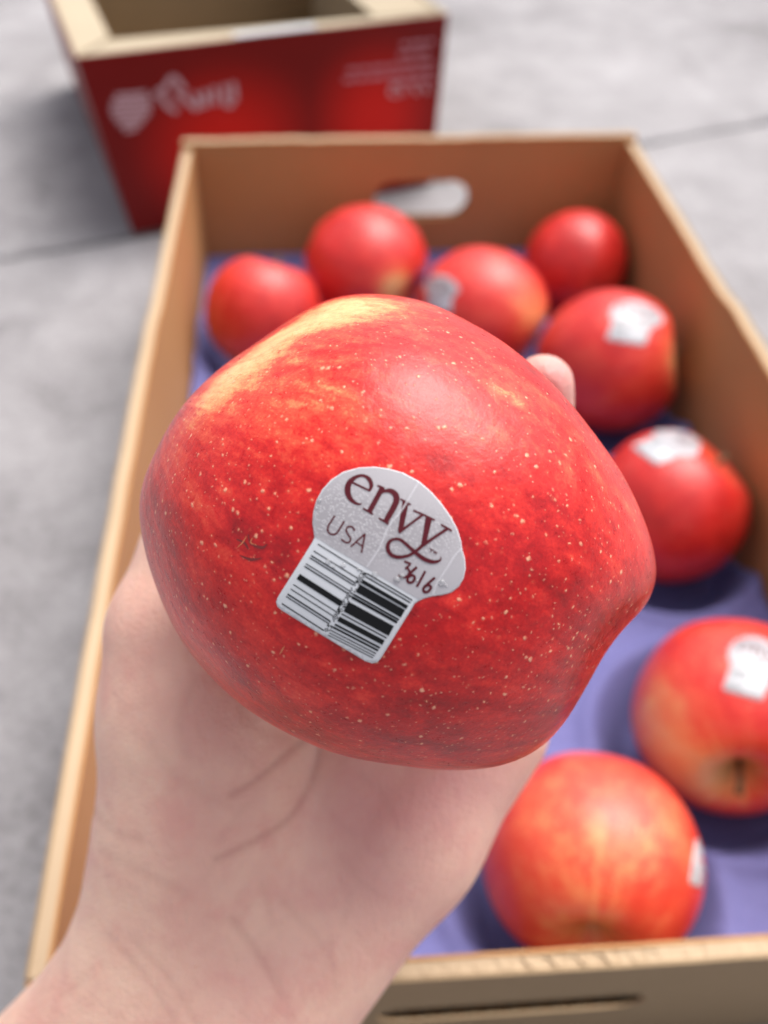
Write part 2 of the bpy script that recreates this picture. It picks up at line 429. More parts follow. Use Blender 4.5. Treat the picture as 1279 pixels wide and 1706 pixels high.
Fc = [(j*(nx+1)+i, j*(nx+1)+i+1, (j+1)*(nx+1)+i+1, (j+1)*(nx+1)+i) for j in range(ny) for i in range(nx)]
tray = mesh_obj('moulded_tray', V, Fc, TRAY, None, True, (W/2, L/2, 0))
sm_ = tray.modifiers.new('thickness', 'SOLIDIFY'); sm_.thickness = .0015; sm_.offset = -1
tag(tray, 'blue purple moulded pulp tray with round cups lying inside the brown box', 'tray')

# ------------------------------------------------------------------ sticker drawing (traced once, in units of the sticker drawing)
S_DOME = [(300,515),(288,430),(292,370),(310,300),(345,235),(400,175),(470,130),(560,105),(650,100),(740,112),(820,135),(915,185),(990,250),(1050,320),(1100,390),(1140,465),(1162,535),(1170,590),(1185,640),(1190,700),(1178,755),(1150,805),(1105,840),(1050,855),(1000,860),(950,873),(915,888)]
S_SQ = [(890,905),(860,955),(690,1228),(670,1250),(640,1258),(600,1245),(350,1095),(110,948),(82,925),(73,898),(84,868),(190,700),(285,548)]
S_FOIL = [(303,512),(293,430),(297,372),(315,302),(350,239),(404,180),(472,136),(561,110),(650,105),(739,117),(818,140),(912,190),(986,254),(1046,324),(1095,393),(1135,467),(1157,537),(1165,591),(1180,641),(1184,700),(1173,753),(1146,801),(1103,834),(1050,849),(1000,854),(950,866),(912,880),(880,862),(760,790),(600,692),(400,574)]
def ribbon(pts, n=6, smooth=True):
    P = catmull(pts, n) if smooth and len(pts) > 2 else [np.array(p, float) for p in pts]
    A = []; B = []
    for i, p in enumerate(P):
        t_ = P[min(i+1, len(P)-1)][:2]-P[max(i-1, 0)][:2]; t_ = t_/(np.linalg.norm(t_)+1e-9)
        nn = np.array([-t_[1], t_[0]])*p[2]/2
        A.append(p[:2]+nn); B.append(p[:2]-nn)
    return A+B[::-1], len(P)
def wd(P, w_): return [(x, y, w_) for x, y in P]
ENVY = [
 ('e', [[(622,244,12),(635,212,24),(622,174,25),(588,153,17),(547,160,21),(509,190,31),(495,232,36),(504,275,31),(530,306,21),(558,320,13),(580,317,5)],
        [(508,186,12),(570,215,12),(630,244,12)]]),
 ('n', [[(701,222,31),(625,362,31)], [(669,210,8),(690,219,14),(710,230,16)], [(586,345,11),(615,362,11),(644,380,11)],
        [(676,268,8),(712,244,18),(752,244,29),(780,272,36),(776,318,36),(718,424,32)], [(679,402,11),(708,420,11),(738,439,11)]]),
 ('v', [[(836,310,38),(805,480,31)], [(805,290,10),(835,307,12),(866,325,10)], [(938,382,15),(870,432,14),(796,488,17)]]),
 ('y', [[(973,402,40),(942,556,30)], [(882,357,11),(945,385,12),(1007,415,11)], [(1080,466,18),(1010,512,17),(942,560,20)], [(1044,440,11),(1075,458,12),(1107,478,11)],
        [(945,552,22),(905,590,18),(858,620,18),(800,632,21),(755,620,23),(732,585,25),(737,548,22),(765,527,16),(805,530,18),(850,565,20),(900,610,22),(950,645,26),(1000,660,22),(1038,650,12),(1042,630,5)]])]
USA = [('U', [wd([(421,388),(400,420),(382,450),(380,478),(400,498),(430,492),(455,455),(476,420)], 10)]),
       ('S', [wd([(538,478),(524,456),(500,453),(487,472),(497,497),(512,520),(507,543),(484,545),(458,526)], 10)]),
       ('A', [[(598,494,10),(514,571,10)], [(598,494,11),(577,606,10)], [(547,545,8),(584,568,8)]])]
NUM = [('digit', [wd([(828,656),(868,672)], 13), wd([(866,672),(836,699)], 12), wd([(832,696),(850,700),(858,718),(848,740),(824,751),(792,738)], 13)]),
       ('digit', [wd([(903,690),(868,722),(847,756),(854,780),(878,777),(890,751),(873,738),(853,750)], 16)]),
       ('digit', [[(952,714,15),(902,806,15)]]),
       ('digit', [wd([(1009,752),(970,785),(942,814),(946,836),(970,833),(985,808),(968,796),(946,808)], 16)])]
TMK = [[(976,580,5),(1002,594,5)], [(990,587,5),(982,604,5)], [(1000,611,4),(1008,595,4)], [(1008,595,4),(1008,608,4)], [(1008,608,4),(1021,601,4)], [(1021,601,4),(1013,616,4)]]
def lerp(a, b, s): return (a[0]+(b[0]-a[0])*s, a[1]+(b[1]-a[1])*s)
BARS = []
for s, th in ((0,6),(.115,6),(.19,8),(.228,7),(.33,6),(.372,8),(.545,36),(.68,6),(.755,6),(.84,9),(.88,6),(1.0,7)):
    BARS.append((lerp((320,555),(108,905),s), lerp((583,718),(357,1065),s), th))
for s, th in ((0,8),(.045,8),(.125,24),(.235,52),(.34,12),(.385,17),(.535,66),(.655,8),(.735,31),(.825,12),(.872,12),(.925,6),(.965,5),(1.0,5)):
    BARS.append((lerp((608,728),(380,1090),s), lerp((875,885),(645,1225),s), th))

def fill2d(poly, step):
    """triangulate a polygon with interior points on a grid so that it can follow a curved surface"""
    P = [Vector((float(p[0]), float(p[1]))) for p in poly]; out = []
    n = len(P); dense = []
    for i in range(n):
        a, b = P[i], P[(i+1) % n]; k = max(1, int((b-a).length/step))
        for j in range(k): dense.append(a+(b-a)*(j/k))
    xs = [p.x for p in dense]; ys = [p.y for p in dense]; A = np.array([(p.x, p.y) for p in dense])
    pts = list(dense); B = np.roll(A, -1, 0)
    if step < 1e6:
        y = min(ys)+step*.5
        while y < max(ys):
            x = min(xs)+step*.5
            while x < max(xs):
                c = ((A[:,1] > y) != (B[:,1] > y)); xi = A[:,0]+(y-A[:,1])*(B[:,0]-A[:,0])/np.where(B[:,1]-A[:,1] == 0, 1e-9, B[:,1]-A[:,1])
                if np.sum(c & (xi > x)) % 2 == 1 and np.min(np.hypot(A[:,0]-x, A[:,1]-y)) > step*.35: pts.append(Vector((x, y)))
                x += step
            y += step
    m = len(dense)
    r = delaunay_2d_cdt(pts, [], [list(range(m))], 1, 1e-4)
    return [tuple(v) for v in r[0]], [tuple(f) for f in r[2]]
class Decal:
    """lays flat drawings onto a curved body: the drawing plane is dropped along one direction onto the mesh"""
    def __init__(s, bvh, to_px, inv): s.bvh = bvh; s.to_px = to_px; s.inv = inv
    def put(s, x, y, off):
        px, py = s.to_px(x, y); d = ray(px, py).normalized()
        hit, nrm, i, dist = s.bvh.ray_cast(CAM, d)
        if hit is None: return None
        if nrm.dot(d) > 0: nrm = -nrm
        return hit+nrm*off
    def mesh(s, name, polys, off, mat, parent, step=26, attr=None):
        V = []; Fc = []; A = []
        for poly in polys:
            if len(poly) == 2 and isinstance(poly[1], int):    # ribbon
                pts, n = poly; off += .000008; pp = [s.put(*p, off) for p in pts]
                if any(p is None for p in pp): continue
                k = len(V); V += pp; N = len(pts); A += [0]*N
                Fc += [(k+i, k+i+1, k+N-2-i, k+N-1-i) for i in range(n-1)]
            else:
                v2, f2 = fill2d(poly, step); pp = [s.put(*p, off) for p in v2]
                if any(p is None for p in pp):
                    good = [p for p in pp if p is not None]
                    if not good: continue
                    f2 = [f for f in f2 if all(pp[i] is not None for i in f)]; pp = [p or good[0] for p in pp]
                k = len(V); V += pp; Fc += [tuple(i+k for i in f) for f in f2]
                A += [attr(*p) if attr else 0 for p in v2]
        F3 = []
        for f in Fc:      # every face looks away from the body
            a_, b2, c2 = V[f[0]], V[f[1]], V[f[2]]
            F3.append(f if (b2-a_).cross(c2-a_).dot(CAM-a_) > 0 else f[::-1])
        Fc = F3
        o = mesh_obj(name, [s.inv @ v for v in V], Fc, mat, parent, True)
        if attr:
            a = o.data.attributes.new('wet', 'FLOAT', 'POINT'); a.data.foreach_set('value', A)
        return o

# ------------------------------------------------------------------ the held apple
HC = (655, 885); HD = .175
OUT = [(600,490),(660,493),(720,508),(775,538),(850,590),(940,668),(1010,757),(1058,840),(1088,910),(1097,960),(1084,1004),(1061,1032),(1037,1060),(1012,1098),(985,1145),(945,1203),(900,1246),(840,1272),(760,1280),(660,1271),(560,1251),(470,1215),(400,1170),(340,1110),(288,1040),(250,955),(231,880),(232,815),(258,750),(300,680),(360,618),(430,568),(500,522),(550,498)]
oc = catmull(OUT, 8, True); oa = np.array([math.atan2(-(p[1]-HC[1]), p[0]-HC[0]) for p in oc]); orr = np.array([math.hypot(p[0]-HC[0], p[1]-HC[1]) for p in oc])
order = np.argsort(oa); oa = oa[order]; orr = orr[order]
oa = np.concatenate([oa-2*math.pi, oa, oa+2*math.pi]); orr = np.tile(orr, 3)
held_c = at(HC[0], HC[1], HD)
def cdir(x, y, z): return (RT*x+UP*y+FW*z).normalized()     # x right, y up, z away from camera
CALYX = cdir(.72, -.40, .66); STALK = cdir(-.72, .42, .56)
NA, NB = 384, 192
phis = np.linspace(-math.pi/2, math.pi/2, 181)
Rt = np.array(RT); Ut = np.array(UP); Ft = np.array(FW); Cn = np.array(held_c)
offx, offy = (HC[0]-PCX)/F, -(HC[1]-PCY)/F
HDN, HDF = .0455, .0455
def sil(rr, c, s_):   # max projected radius of the rim curve (pixels) along direction (c,s_)
    z = HD-np.where(phis > 0, HDN, HDF)*np.sin(phis)
    r = rr*np.cos(phis)**.92
    X = (offx*HD+r*c)/z*F; Y = (offy*HD+r*s_)/z*F
    X0 = offx*F; Y0 = offy*F
    return np.max((X-X0)*c+(Y-Y0)*s_)
rr_ = []
for i in range(NA):
    a = 2*math.pi*i/NA; aa = a if a <= math.pi else a-2*math.pi
    target = np.interp(aa, oa, orr); c, s_ = math.cos(a), math.sin(a); r = target*HD/F
    for _ in range(6): r *= target/sil(r, c, s_)
    rr_.append(r)
rr_ = np.array(rr_)
ker = np.exp(-(np.arange(-6, 7)/2.2)**2); ker /= ker.sum()
rr_ = np.convolve(np.concatenate([rr_[-6:], rr_, rr_[:6]]), ker, 'valid')
V = []; Fc = []
def held_vert(i, j):
    ph = math.pi/2-math.pi*j/NB      # +90 faces the camera
    a = 2*math.pi*(i % NA)/NA
    r = rr_[i % NA]; 
    # away from the rim the outline relaxes to a circle
    k = abs(math.sin(ph))**1.5; r = r*(1-k)+np.mean(rr_)*k
    cr = max(0, math.cos(ph))**.92
    z = -(HDN if ph > 0 else HDF)*math.sin(ph)
    p = RT*(r*cr*math.cos(a))+UP*(r*cr*math.sin(a))+FW*z
    return p
def shape(p):
    d = p.normalized(); R0 = p.length
    ac = d.angle(CALYX); as_ = d.angle(STALK)
    # five soft ribs towards the eye, felt on the face of the apple only
    e1 = CALYX.orthogonal().normalized(); e2 = CALYX.cross(e1)
    az = math.atan2(d.dot(e2), d.dot(e1))
    face = max(0, -d.dot(FW))
    rib = math.cos(5*az+1.2)*.0010*math.exp(-((ac-.9)/.7)**2)*min(1, face*2.2)
    R0 += rib
    R0 -= .010*math.exp(-(ac/.22)**2)+.018*math.exp(-(as_/.27)**2)
    n = mnoise.noise(d*2.1)*.0006*min(1, face*2)
    return d*(R0+n)
for j in range(NB+1):
    if j in (0, NB): V.append(shape(held_vert(0, j))); continue
    for i in range(NA): V.append(shape(held_vert(i, j)))
def vid(i, j): return 0 if j == 0 else (1+(NB-1)*NA if j == NB else 1+(j-1)*NA+i % NA)
for j in range(NB):
    for i in range(NA):
        if j == 0: Fc.append((0, vid(i, 1), vid(i+1, 1)))
        elif j == NB-1: Fc.append((vid(i, j), vid(0, NB), vid(i+1, j)))
        else: Fc.append((vid(i, j), vid(i, j+1), vid(i+1, j+1), vid(i+1, j)))
zax = (STALK-CALYX).normalized(); xax = (FW-zax*FW.dot(zax)).normalized(); yax = zax.cross(xax)
MH = Matrix.Identity(4)
for i in range(3): MH[i][0] = xax[i]; MH[i][1] = yax[i]; MH[i][2] = zax[i]; MH[i][3] = held_c[i]
MHi = MH.inverted(); MR = MHi.to_3x3()
apple = mesh_obj('apple', [MR @ v for v in V], Fc, APPLE_FINE, None, True); recalc(apple); apple.matrix_world = MH
tag(apple, 'large speckled red apple with white and grey fruit sticker, held up in the hand', 'apple')
def paint(o, dirs, frame, cal=None, stk=None):
    """ground colour = the yellow side of the skin, as a smooth per-vertex weight"""
    n = len(o.data.vertices); co = np.empty(n*3); o.data.vertices.foreach_get('co', co); co = co.reshape(-1, 3)
    u = co/np.linalg.norm(co, axis=1)[:, None]; g_ = np.zeros(n); ru = np.zeros(n)
    for d, st_, wd_ in dirs:
        dd = np.array(frame @ d); ang = np.arccos(np.clip(u @ dd, -1, 1)); g_ += st_*np.exp(-(ang/wd_)**2)
    for d in (cal, stk):
        if d is not None:
            ang = np.arccos(np.clip(u @ np.array(frame @ d), -1, 1)); ru += .8*np.exp(-(ang/.20)**2); g_ += .5*np.exp(-(ang/.42)**2)
    for nm, arr in (('ground', g_), ('russet', ru)):
        a = o.data.attributes.new(nm, 'FLOAT', 'POINT'); a.data.foreach_set('value', np.clip(arr, -1, 1).astype(np.float32))
VW = [held_c+v for v in V]
BH = BVHTree.FromPolygons(VW, Fc)
def hdir(px, py):
    d = ray(px, py).normalized(); h = BH.ray_cast(CAM, d)[0]
    if h is None:
        h = at(px, py, HD)
    return (h-held_c).normalized()
paint(apple, [(hdir(610, 503), .66, .20), (hdir(530, 525), .38, .18), (hdir(700, 515), .10, .16), (hdir(400, 610), .42, .17), (hdir(345, 665), .40, .14), (hdir(450, 570), .30, .15), (hdir(290, 745), .22, .14), (hdir(460, 580), .30, .15), (hdir(480, 640), .20, .32), (hdir(620, 600), .12, .3), (hdir(820, 610), .02, .3), (hdir(850, 650), .12, .3), (hdir(450, 740), .12, .3), (hdir(620, 700), .05, .3),
              (hdir(640, 1190), -.20, .5), (hdir(880, 1080), -.14, .4), (hdir(560, 840), -.14, .2), (hdir(420, 980), -.12, .35)], MR, CALYX, None)  # negative weights: deeper red skin, with the underside's shade painted in
dec = Decal(BH, lambda x, y: (440+x/3.5526, 750+y/3.5526), MHi)
def wetness(x, y):
    v = math.exp(-((x-480)/260)**2-((y-400)/170)**2)+math.exp(-((x-850)/260)**2-((y-520)/130)**2)
    return min(1, v*1.5)
stk = dec.mesh('sticker', [S_DOME+S_SQ], .00016, WHITE, apple, 22)
so = stk.modifiers.new('thickness', 'SOLIDIFY'); so.thickness = .00010; so.offset = -1
dec.mesh('grey_film', [S_FOIL], .00020, FOIL, stk, 20, wetness)
for nm, strokes in ENVY+USA+NUM:
    off = .00025
    dec.mesh('letter' if nm != 'digit' else 'digit', [ribbon(s_) for s_ in strokes], off, MAROON, stk)
dec.mesh('trademark_sign', [ribbon(s_) for s_ in TMK], .00025, MAROON, stk)
for (a, b_, th) in BARS:
    n = 10; dec.mesh('bar', [ribbon([(*lerp(a, b_, k/n), th) for k in range(n+1)], smooth=False)], .00021, INK, stk)
# chequered strip between the two halves of the code
ck = []
ax_ = np.array([365-592, 1078-722.])/422; pr = np.array([-ax_[1], ax_[0]])*-1
for r in range(50):
    for c in range(4):
        if random.random() < (.72 if (r+c) % 2 == 0 else .08):
            p = np.array([592, 722.])+ax_*(r*8.4)+pr*((c-1.5)*8.4)
            ck.append([tuple(p+ax_*4+pr*4), tuple(p-ax_*4+pr*4), tuple(p-ax_*4-pr*4), tuple(p+ax_*4-pr*4)])
dec.mesh('chequered_strip', ck, .00021, INK, stk, 1e3)
for pts in ([(913,188),(880,240),(845,300),(800,370),(735,450),(690,560),(650,625),(605,692)], [(1163,578),(1120,625),(1085,680),(1040,750),(1010,800),(995,852)]):
    dec.mesh('crease', [ribbon(wd(pts, 3.5))], .00030, CREASE_GLINT, stk)
    dec.mesh('crease', [ribbon(wd([(x+7, y+2) for x, y in pts], 2))], .00029, CREASE_GLINT, stk)
dv = []; df = []
def drop(x, y, rad, flat=.5):
    c = dec.put(x, y, .00020); c2 = BH.find_nearest(c)[1]
    if c2.dot(c-held_c) < 0: c2 = -c2
    e1 = c2.orthogonal().normalized(); e2 = c2.cross(e1); k = len(dv); n = 12
    for lv in range(4):
        a = lv*math.pi/8
        for q in range(n):
            th_ = 2*math.pi*q/n; dv.append(MHi @ (c+(e1*math.cos(th_)+e2*math.sin(th_))*rad*math.cos(a)+c2*rad*flat*math.sin(a)))
    for lv in range(3):
        for q in range(n): df.append((k+lv*n+q, k+lv*n+(q+1) % n, k+(lv+1)*n+(q+1) % n, k+(lv+1)*n+q))
    df.append(tuple(k+3*n+q for q in range(n)))
for (x, y, r) in ((786,764,.0008),(815,745,.0006),(1050,782,.00085),(1075,800,.0004),(330,300,.0005),(312,345,.0004),(470,680,.0006),(380,660,.0006),(415,690,.0004),(655,735,.0007),(560,705,.0004),(905,770,.0004)): drop(x, y, r*.62)
water = mesh_obj('water_drops', dv, df, DROP, stk, True)
# little marks in the skin
sc = Decal(BH, lambda x, y: (x, y), MHi)
for pts, m_ in (([(394,898,2),(408,905,4),(414,915,2)], SCAR), ([(414,890,2),(418,905,3),(436,912,5),(446,906,1)], SCAR), ([(400,925,1),(418,932,5),(436,930,1)], SCAR), ([(421,896,1),(418,904,2),(428,908,1)], SCARP), ([(474,1076,1),(470,1083,3),(466,1090,1)], SCARP), ([(411,893,1),(405,903,2),(396,912,1)], SCARP)):
    sc.mesh('skin_scar', [ribbon(pts)], .00005, m_, apple)
# stalk
def tube(name, pts, rads, mat, parent, n=10):
    V = []; Fc = []
    for i, p in enumerate(pts):
        t_ = (pts[min(i+1, len(pts)-1)]-pts[max(i-1, 0)]).normalized(); a = t_.orthogonal().normalized(); b_ = t_.cross(a)
        for q in range(n): th_ = 2*math.pi*q/n; V.append(p+(a*math.cos(th_)+b_*math.sin(th_))*rads[i])
    for i in range(len(pts)-1):
        for q in range(n): Fc.append((i*n+q, i*n+(q+1) % n, (i+1)*n+(q+1) % n, (i+1)*n+q))
    Fc.append(tuple(range(n))); Fc.append(tuple((len(pts)-1)*n+q for q in range(n)))
    o = mesh_obj(name, V, Fc, mat, parent, True); recalc(o); return o
sd_ = MR @ STALK
tube('stalk', [sd_*.024, sd_*.031, sd_*.036+Vector((.001, 0, .001)), sd_*.040+Vector((.003, 0, .002))], [.0014, .0011, .0011, .0017], STEM, apple)

# ------------------------------------------------------------------ apples in the tray
def box_apple(key, axis_px, axis_back, dirs, label, seed, squash=(1, 1), stalk_up=True, sticker=None, tilt=None, taper=.05):
    c, R = cent[key]
    def surf(px, py):
        d = ray(px, py).normalized(); oc_ = CAM-c; b_ = oc_.dot(d); disc = b_*b_-(oc_.length_squared-R*R)
        if disc < 0:
            q = CAM+d*(-b_); return (q-c).normalized()
        return (CAM+d*(-b_-math.sqrt(disc))-c).normalized()
    zax = axis_px if isinstance(axis_px, Vector) else surf(*axis_px)
    zax = zax.normalized()
    xax = zax.orthogonal().normalized(); yax = zax.cross(xax)
    Mx = Matrix.Identity(4)
    for i in range(3): Mx[i][0] = xax[i]; Mx[i][1] = yax[i]; Mx[i][2] = zax[i]; Mx[i][3] = c[i]
    NA_, NB_ = 96, 64; V = []; Fc = []
    for j in range(NB_+1):
        a = math.pi*j/NB_
        for i in range(NA_):
            f = 2*math.pi*i/NA_
            r = R*(1-.40*math.exp(-(a/.30)**2)-.26*math.exp(-((math.pi-a)/.22)**2))
            sx = math.sin(a)*r*(1+taper*math.cos(a)); z = math.cos(a)*r*squash[1]
            sx *= 1+.022*math.cos(5*f+seed)*max(0, min(1, (a-1.4)/.9))+.012*math.cos(2*f+seed*3)
            z += R*.02*math.cos(5*f+seed)*math.exp(-((math.pi-a-.45)/.2)**2)
            v = Vector((sx*math.cos(f)*squash[0], sx*math.sin(f)*squash[0], z))
            v *= 1+.012*mnoise.noise(v/R*1.3+Vector((seed, 0, 0)))
            V.append(v)
    for j in range(NB_):
        for i in range(NA_): Fc.append((j*NA_+i, (j+1)*NA_+i, (j+1)*NA_+(i+1) % NA_, j*NA_+(i+1) % NA_))
    o = mesh_obj('apple', V, Fc, APPLE_BOX, None, True); recalc(o); o.matrix_world = Mx
    fr = Mx.inverted().to_3x3()
    paint(o, [(surf(px, py), s1, w1) for px, py, s1, w1 in dirs], fr, zax, -zax)
    tag(o, label, 'apple', 'apples resting in the blue tray')
    if stalk_up:
        tube('stalk', [Vector((0, 0, R*.52)), Vector((0, 0, R*.7)), Vector((.001, .0005, R*.85)), Vector((.003, .001, R*.98))], [.0016, .0012, .0012, .0018], STEM, o)
    # dried eye at the other end
    V2 = []; F2 = []
    for q in range(5):
        an = 2*math.pi*q/5; k = len(V2); e = Vector((math.cos(an), math.sin(an), 0)); n_ = Vector((-e.y, e.x, 0))
        b0 = Vector((0, 0, -R*.70*squash[1])); 
        V2 += [b0+e*.0015+n_*.0015, b0+e*.0015-n_*.0015, b0+e*.004+Vector((0, 0, -.003)), b0+e*.002+Vector((0, 0, .001))]
        F2 += [(k, k+1, k+2), (k, k+2, k+3), (k+1, k+3, k+2)]
    mesh_obj('dried_eye', V2, F2, STEM, o)
    if sticker:
        sx_, sy_, wid, ang, fsh = sticker    # px centre, px width, rotation, foreshortening of its height
        bv = BVHTree.FromPolygons([Mx @ v for v in V], Fc)
        ca, sa = math.cos(ang), math.sin(ang); k = wid/900
        def tp(x, y):
            u, v_ = (x-630)*k, (y-680)*k
            u, v_ = ca*u-sa*v_, sa*u+ca*v_
            return sx_+u, sy_+v_*fsh
        D = Decal(bv, tp, Mx.inverted())
        s1 = D.mesh('sticker', [S_DOME+S_SQ], .0003, WHITE, o, 60)
        so_ = s1.modifiers.new('thickness', 'SOLIDIFY'); so_.thickness = .0002; so_.offset = -1
        D.mesh('grey_film', [S_FOIL], .0004, FOIL, s1, 60)
        for nm, strokes in ENVY: D.mesh('letter', [ribbon(s_, 3) for s_ in strokes], .0005, MAROON, s1)
        for (a, b_, th) in BARS:
            if th < 10: D.mesh('bar', [ribbon([(*lerp(a, b_, q/6), th) for q in range(7)], smooth=False)], .00045, INK, s1)
    return o
box_apple('A1', Vector((.3, .5, .8)), 0, [(350, 560, .35, .6), (400, 600, .15, .5), (450, 490, -.05, .6)], 'plain red apple at the left wall of the box, its lower left tinged orange', 1.0, taper=.03)
box_apple('A2', (692, 500), 0, [(655, 478, .75, .30), (560, 400, -.12, .8)], 'glossy red apple with a yellow patch in front of the handle hole', 2.3, stalk_up=False)
box_apple('A3', (893, 575), 0, [(890, 520, .5, .42), (850, 470, .1, .5)], 'red apple with small sticker on its left, just behind the held apple', 3.1, squash=(1, 1.05), sticker=(734, 492, 52, -.45, 1.0))
box_apple('A4', Vector((-.2, .9, .3)), 0, [(958, 400, -.15, .9)], 'smallest looking plain red apple in the far right corner of the box', 4.2)
box_apple('A5', (1140, 590), 0, [(1128, 600, .55, .40), (1030, 670, .12, .5)], 'red apple with a bright white sticker on top, beside the fingertip', 5.7, squash=(1, 1.04), sticker=(1054, 540, 84, -.3, .70))
box_apple('A6', Vector((.5, .1, .6)), 0, [(1110, 800, -.12, .9)], 'evenly red apple by the right wall, sticker foreshortened near its upper edge', 6.4, sticker=(1112, 743, 88, .35, .58))
box_apple('A7', (1240, 1318), 0, [(1105, 1240, .62, .50), (1190, 1310, .55, .42), (1080, 1160, .28, .4), (1230, 1070, .14, .5)], 'yellow streaked apple cut off by the right picture edge, stalk dimple facing the viewer', 7.9, sticker=(1252, 1115, 88, -.25, .95))
box_apple('A8', (985, 1600), 0, [(985, 1360, .36, 1.1), (1130, 1400, .16, .4), (930, 1500, .12, .5)], 'orange red apple nearest the near wall of the box, dimple facing down the picture', 8.8, squash=(1, .98), stalk_up=False, sticker=(1203, 1446, 92, 1.2, 1.1))

# ------------------------------------------------------------------ the second, red printed box
RZ = .150
TL = on_z(125, 97, RZ); TR = on_z(747, 24, RZ); BL = on_z(222, 391, 0)
ex = (TR-TL); FWID = ex.length; ex.normalize(); en = Vector((-ex.y, ex.x, 0))       # en points away from the camera
lean_l = (BL-TL).dot(ex); lean_b = (BL-TL).dot(en)
print('red box', TL, TR, BL, 'w', FWID, 'lean', lean_l, lean_b)
RED, _t, _b = mat_new('red printed board'); _g = NT(_t); _co = objco(_g)
_s = _g.n('ShaderNodeSeparateXYZ'); _g.setin(_s.inputs[0], _co)
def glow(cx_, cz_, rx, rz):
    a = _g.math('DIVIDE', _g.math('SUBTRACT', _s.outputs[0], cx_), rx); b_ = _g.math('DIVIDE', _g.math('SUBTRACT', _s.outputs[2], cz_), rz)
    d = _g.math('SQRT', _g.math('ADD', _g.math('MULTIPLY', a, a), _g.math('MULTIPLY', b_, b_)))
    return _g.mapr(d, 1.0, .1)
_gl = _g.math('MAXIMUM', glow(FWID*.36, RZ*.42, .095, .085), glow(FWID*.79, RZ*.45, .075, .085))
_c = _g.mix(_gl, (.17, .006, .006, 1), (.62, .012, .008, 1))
_t.links.new(_c, _b.inputs['Base Color']); _b.inputs['Roughness'].default_value = .45; _b.inputs['Specular IOR Level'].default_value = .2
_n = _g.noise(_co, 60, 3); _t.links.new(_g.bump(_n, .15, .001), _b.inputs['Normal'])
rb = empty('red_box', (0, 0, 0))
MRB = Matrix.Identity(4)
for i in range(3): MRB[i][0] = ex[i]; MRB[i][1] = en[i]; MRB[i][2] = (0, 0, 1)[i]; MRB[i][3] = (TL.x, TL.y, 0)[i]
rb.matrix_world = MRB
tag(rb, 'open red printed cardboard box standing on the concrete behind the brown box', 'box')
D_ = .36; T_ = .0036
def rmap(u, v, w_):   # the walls lean inwards to the foot
    k = 1-v/RZ
    return Vector((u+k*(lean_l*(1-u/FWID)*1.0 - .006*(u/FWID)), w_+lean_b*k*(1-min(1, max(0, w_/D_))*1.6), v))
def rpanel(name, outer, fn, mat, holes=[], parent=rb, w0=0, w1=T_):
    V, Fc = extrude(outer, holes, fn, w0, w1); o = mesh_obj(name, V, Fc, mat, parent); recalc(o); return o
def grid_rect(a, b_, z0, z1, n=20):
    return [(a+(b_-a)*i/n, z0) for i in range(n+1)]+[(b_-(b_-a)*i/n, z1) for i in range(n+1)]
rpanel('front_panel', grid_rect(0, FWID, .001, RZ), rmap, RED, w0=0, w1=.0012)
rpanel('front_liner', grid_rect(0.001, FWID-.0006, .001, RZ+.0004), rmap, CARD_PALE, w0=.0014, w1=T_)
rpanel('back_panel', grid_rect(0, FWID, .001, RZ), lambda u, v, w_: rmap(u, v, D_-w_), CARD_OUT_AND_SHADE)  # darker board paints the shade on the inner back wall
rpanel('side_panel', grid_rect(T_+.0002, D_-T_-.0002, .001, RZ), lambda u, v, w_: rmap(w_+.001, v, u), CARD_PALE)
rpanel('printed_side', grid_rect(.0014, D_-T_-.0002, .001, RZ-.0005), lambda u, v, w_: rmap(w_, v, u), RED, w1=.0008)
rpanel('side_panel', grid_rect(T_+.0002, D_-T_-.0002, .001, RZ), lambda u, v, w_: rmap(FWID-w_, v, u), CARD_PALE)
rpanel('base_panel', [(T_, T_), (FWID-T_, T_), (FWID-T_, D_-T_), (T_, D_-T_)], lambda u, v, w_: rmap(u, .004+w_, v), CARD_OUT_AND_SHADE)  # same dark board stands in for shade on the box floor
# folded-in flaps round the opening
def flap(name, pts, drop_, parent=rb):
    V, Fc = extrude(pts, [], lambda u, v, w_: Vector((u, v, RZ-.0006-w_+0-drop_*min(1, max(0, min(v, u, FWID-u)/.05)))), 0, .003); o = mesh_obj(name, V, Fc, CARD_PALE, parent); recalc(o); return o
flap('folded_flap', [(.003, T_+.001), (FWID-.003, T_+.001), (FWID-.06, .052), (.034, .056)], .012)
flap('folded_flap', [(T_+.001, .012), (.034, .06), (.034, D_-.05), (T_+.001, D_-.01)], .010)
flap('folded_flap', [(FWID-T_-.001, .012), (FWID-.05, .04), (FWID-.05, D_-.05), (FWID-T_-.001, D_-.01)], .010)
# print on the red face: px on the photo -> the plane of the face
PRINT = simple_mat('pale pink print', (.52, .30, .33), .45)
PRINT2 = simple_mat('pink small print', (.50, .20, .24), .45)
def on_face(px, py, off=.0004):
    # intersect with the leaning front panel (treated as plane through TL, TR, BL)
    nrm = (TR-TL).cross(BL-TL).normalized(); 
    if nrm.dot(CAM-TL) < 0: nrm = -nrm
    d = ray(px, py); t_ = (TL-CAM).dot(nrm)/d.dot(nrm); return MRB.inverted() @ (CAM+d*t_+nrm*off)
fp = [o for o in rb.children if o.name.startswith('front_panel')][0]
def print_face(name, ribs, mat, off=.0006):
    V = []; Fc = []
    for rbn in ribs:
        if isinstance(rbn, tuple) and isinstance(rbn[1], int):
            pts, n = rbn; k = len(V); N = len(pts); V += [on_face(*p, off) for p in pts]; Fc += [(k+i, k+i+1, k+N-2-i, k+N-1-i) for i in range(n-1)]
        else:
            k = len(V); V += [on_face(*p, off) for p in rbn]; Fc.append(tuple(range(k, k+len(rbn))))
    return mesh_obj(name, V, Fc, mat, fp)
